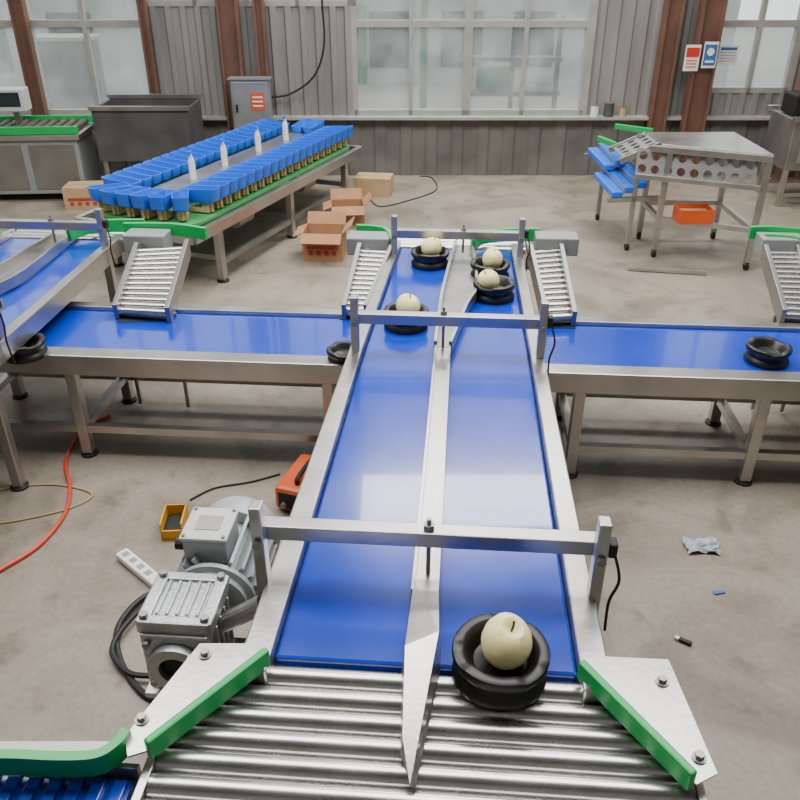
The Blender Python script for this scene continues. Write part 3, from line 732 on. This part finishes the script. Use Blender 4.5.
pb(MB().prism([(-.42, -.04), (.35, -.41), (.35, .45), (-.42, .45)], .945, .955), 'top_plate', 'steel', bevel=.003)
# punched front plate running on to the left, and punched lanes falling away to the left of the top plate
pb(MB().perf((-.6, .0, .70), Vector((.92, -.41, 0)).normalized(), Vector((.05, .25, .96)).normalized(), 9, 2, .105, .034), 'perforated_panel', 'perf', solid=.006)
pb(MB().bar((-.6, -.01, .69), (.3, -.42, .69), .03, .04), 'front_rail', 'steel', bevel=.003)
pb(MB().perf((-.42, .04, .94), (0, 1, 0), Vector((-.85, .1, -.4)).normalized(), 4, 3, .1, .032), 'perforated_panel', 'perf', solid=.006)
for yy in (.03, .45): pb(MB().bar((-.42, yy, .935), (-.72, yy+.04, .79), .025, .05), 'sloping_rail', 'steel', bevel=.003)
for x, y, t_ in ((-.55, .1, .4), (-.62, 1.0, .45)):
    lg = pb(MB().box((x, y, .06+t_/2+.1), (.04, .04, t_+.2)), 'leg', 'steel', bevel=.003)
    pb(MB().tube((x-.014, y, .035), (x+.014, y, .035), .035, 14), 'caster', 'blackm', lg, smooth=True)
for k, (x, z, y0) in enumerate(((-.5, .58, .08), (-.6, .54, .08), (-.7, .50, .08), (-.6, .68, .46), (-.7, .64, .46))):
    bl = pb(MB().bar((x, y0, z), (x-.06, y0+.5, z+.05), .092, .055), 'blue_chute', 'bluecup', bevel=.012)
    pb(MB().bar((x+.05, y0, z+.03), (x-.01, y0+.5, z+.08), .012, .07), 'chute_rail', 'steel', bl)
pb(MB().bar((-.34, .55, .94), (-.56, .98, .9), .03, .05), 'green_guard', 'green', bevel=.006)
pb(MB().bar((-.66, .5, .83), (-.74, .84, .82), .03, .05), 'green_guard', 'green', bevel=.006)
pb(MB().bar((-.82, 1.0, .62), (-.3, 1.0, .66), .04, .05), 'end_rail', 'steel')
pb(MB().bar((-.34, .42, .9), (-.6, 1.0, .68), .03, .04), 'side_rail', 'steel')
pb(MB().bar((-.78, .1, .45), (-.34, .1, .47), .04, .04), 'end_rail', 'steel')
ob = thing('parts_box', 'small orange-brown parts box on lower brace of the perforated frame', 'box', C(2.46, 6.6, .362), PSI)
MB().box((0, 0, .005), (.28, .2, .01)).box((-.137, 0, .06), (.008, .2, .11)).box((.137, 0, .06), (.008, .2, .11)).box((0, -.097, .06), (.28, .008, .11)).box((0, .097, .06), (.28, .008, .11)).build('body', M['orange'], ob)
MB().box((0, 0, .05), (.25, .17, .06)).build('contents', M['card2'], ob)
a, b = P(628, 268, .02), P(706, 273, .02)
tag(MB().bar(a, b, .03, .03).build('steel_bar', M['steel'], bevel=.003), 'loose square steel bar lying on floor before the perforated frame', 'steel bar')

# hanging cable and tins on the sill
def Wp(px, py, f):
    v = py-400; return C((px-400)*f/(FP*cp-v*sp), f, H-(f/(FP*cp-v*sp))*(FP*sp+v*cp))
tag(MB().path([Wp(x, y, 9.42) for x, y in ((254, 118), (262, 100), (290, 94), (314, 76), (324, 45), (322, 0), (320, -60), (320, -130))], .011).build('hanging_cable', M['blackm'], smooth=True), 'black cable hanging on the wall left of the middle window', 'cable')
for r, s, m, l in ((2.2, .045, 'white', 'small white tin on the sill right of the middle window'), (2.36, .055, 'darktank', 'dark tin on the sill right of the middle window'), (2.52, .04, 'tan', 'small tan tin on the sill beside the brown column')):
    t = thing('tin', l, 'tin', C(r, D-.085, SILL), PSI, 'tins on the sill')
    MB().lathe([(0, 0), (s, 0), (s, s*2.6), (0, s*2.6)], seg=18).build('can', M[m], t, smooth=True)
    MB().lathe([(0, s*2.6), (s*1.05, s*2.6), (s*1.05, s*2.75), (0, s*2.75)], seg=18).build('lid', M['steel_dull'], t, smooth=True)

# ------------------------------------------------------------------ light
wd = bpy.data.worlds.new('World'); bpy.context.scene.world = wd; wd.use_nodes = True
bg = wd.node_tree.nodes['Background']; bg.inputs['Color'].default_value = (.98, .99, 1, 1); bg.inputs['Strength'].default_value = 2.4
def area(name, loc, sx, sy, power, rot=(0, 0, 0), col=(1, .98, .95)):
    l = bpy.data.lights.new(name, 'AREA'); l.shape = 'RECTANGLE'; l.size = sx; l.size_y = sy; l.energy = power; l.color = col
    o = bpy.data.objects.new(name, l); COL.objects.link(o); o.location = loc; o.rotation_euler = rot
area('skylight', C(1.0, 8.4, 5.4), 3.0, 1.1, 300, (0, 0, PSI))
area('skylight', C(-.5, 3.8, 5.4), 7, 2.8, 500, (0, 0, PSI))
# ------------------------------------------------------------------ camera
cd = bpy.data.cameras.new('Camera'); cd.sensor_width = 36; cd.lens = 36*FP/800
co = bpy.data.objects.new('Camera', cd); COL.objects.link(co)
m3 = Matrix((RV, UV, -FV)).transposed()
co.matrix_world = Matrix.Translation(CAM) @ m3.to_4x4()
bpy.context.scene.camera = co
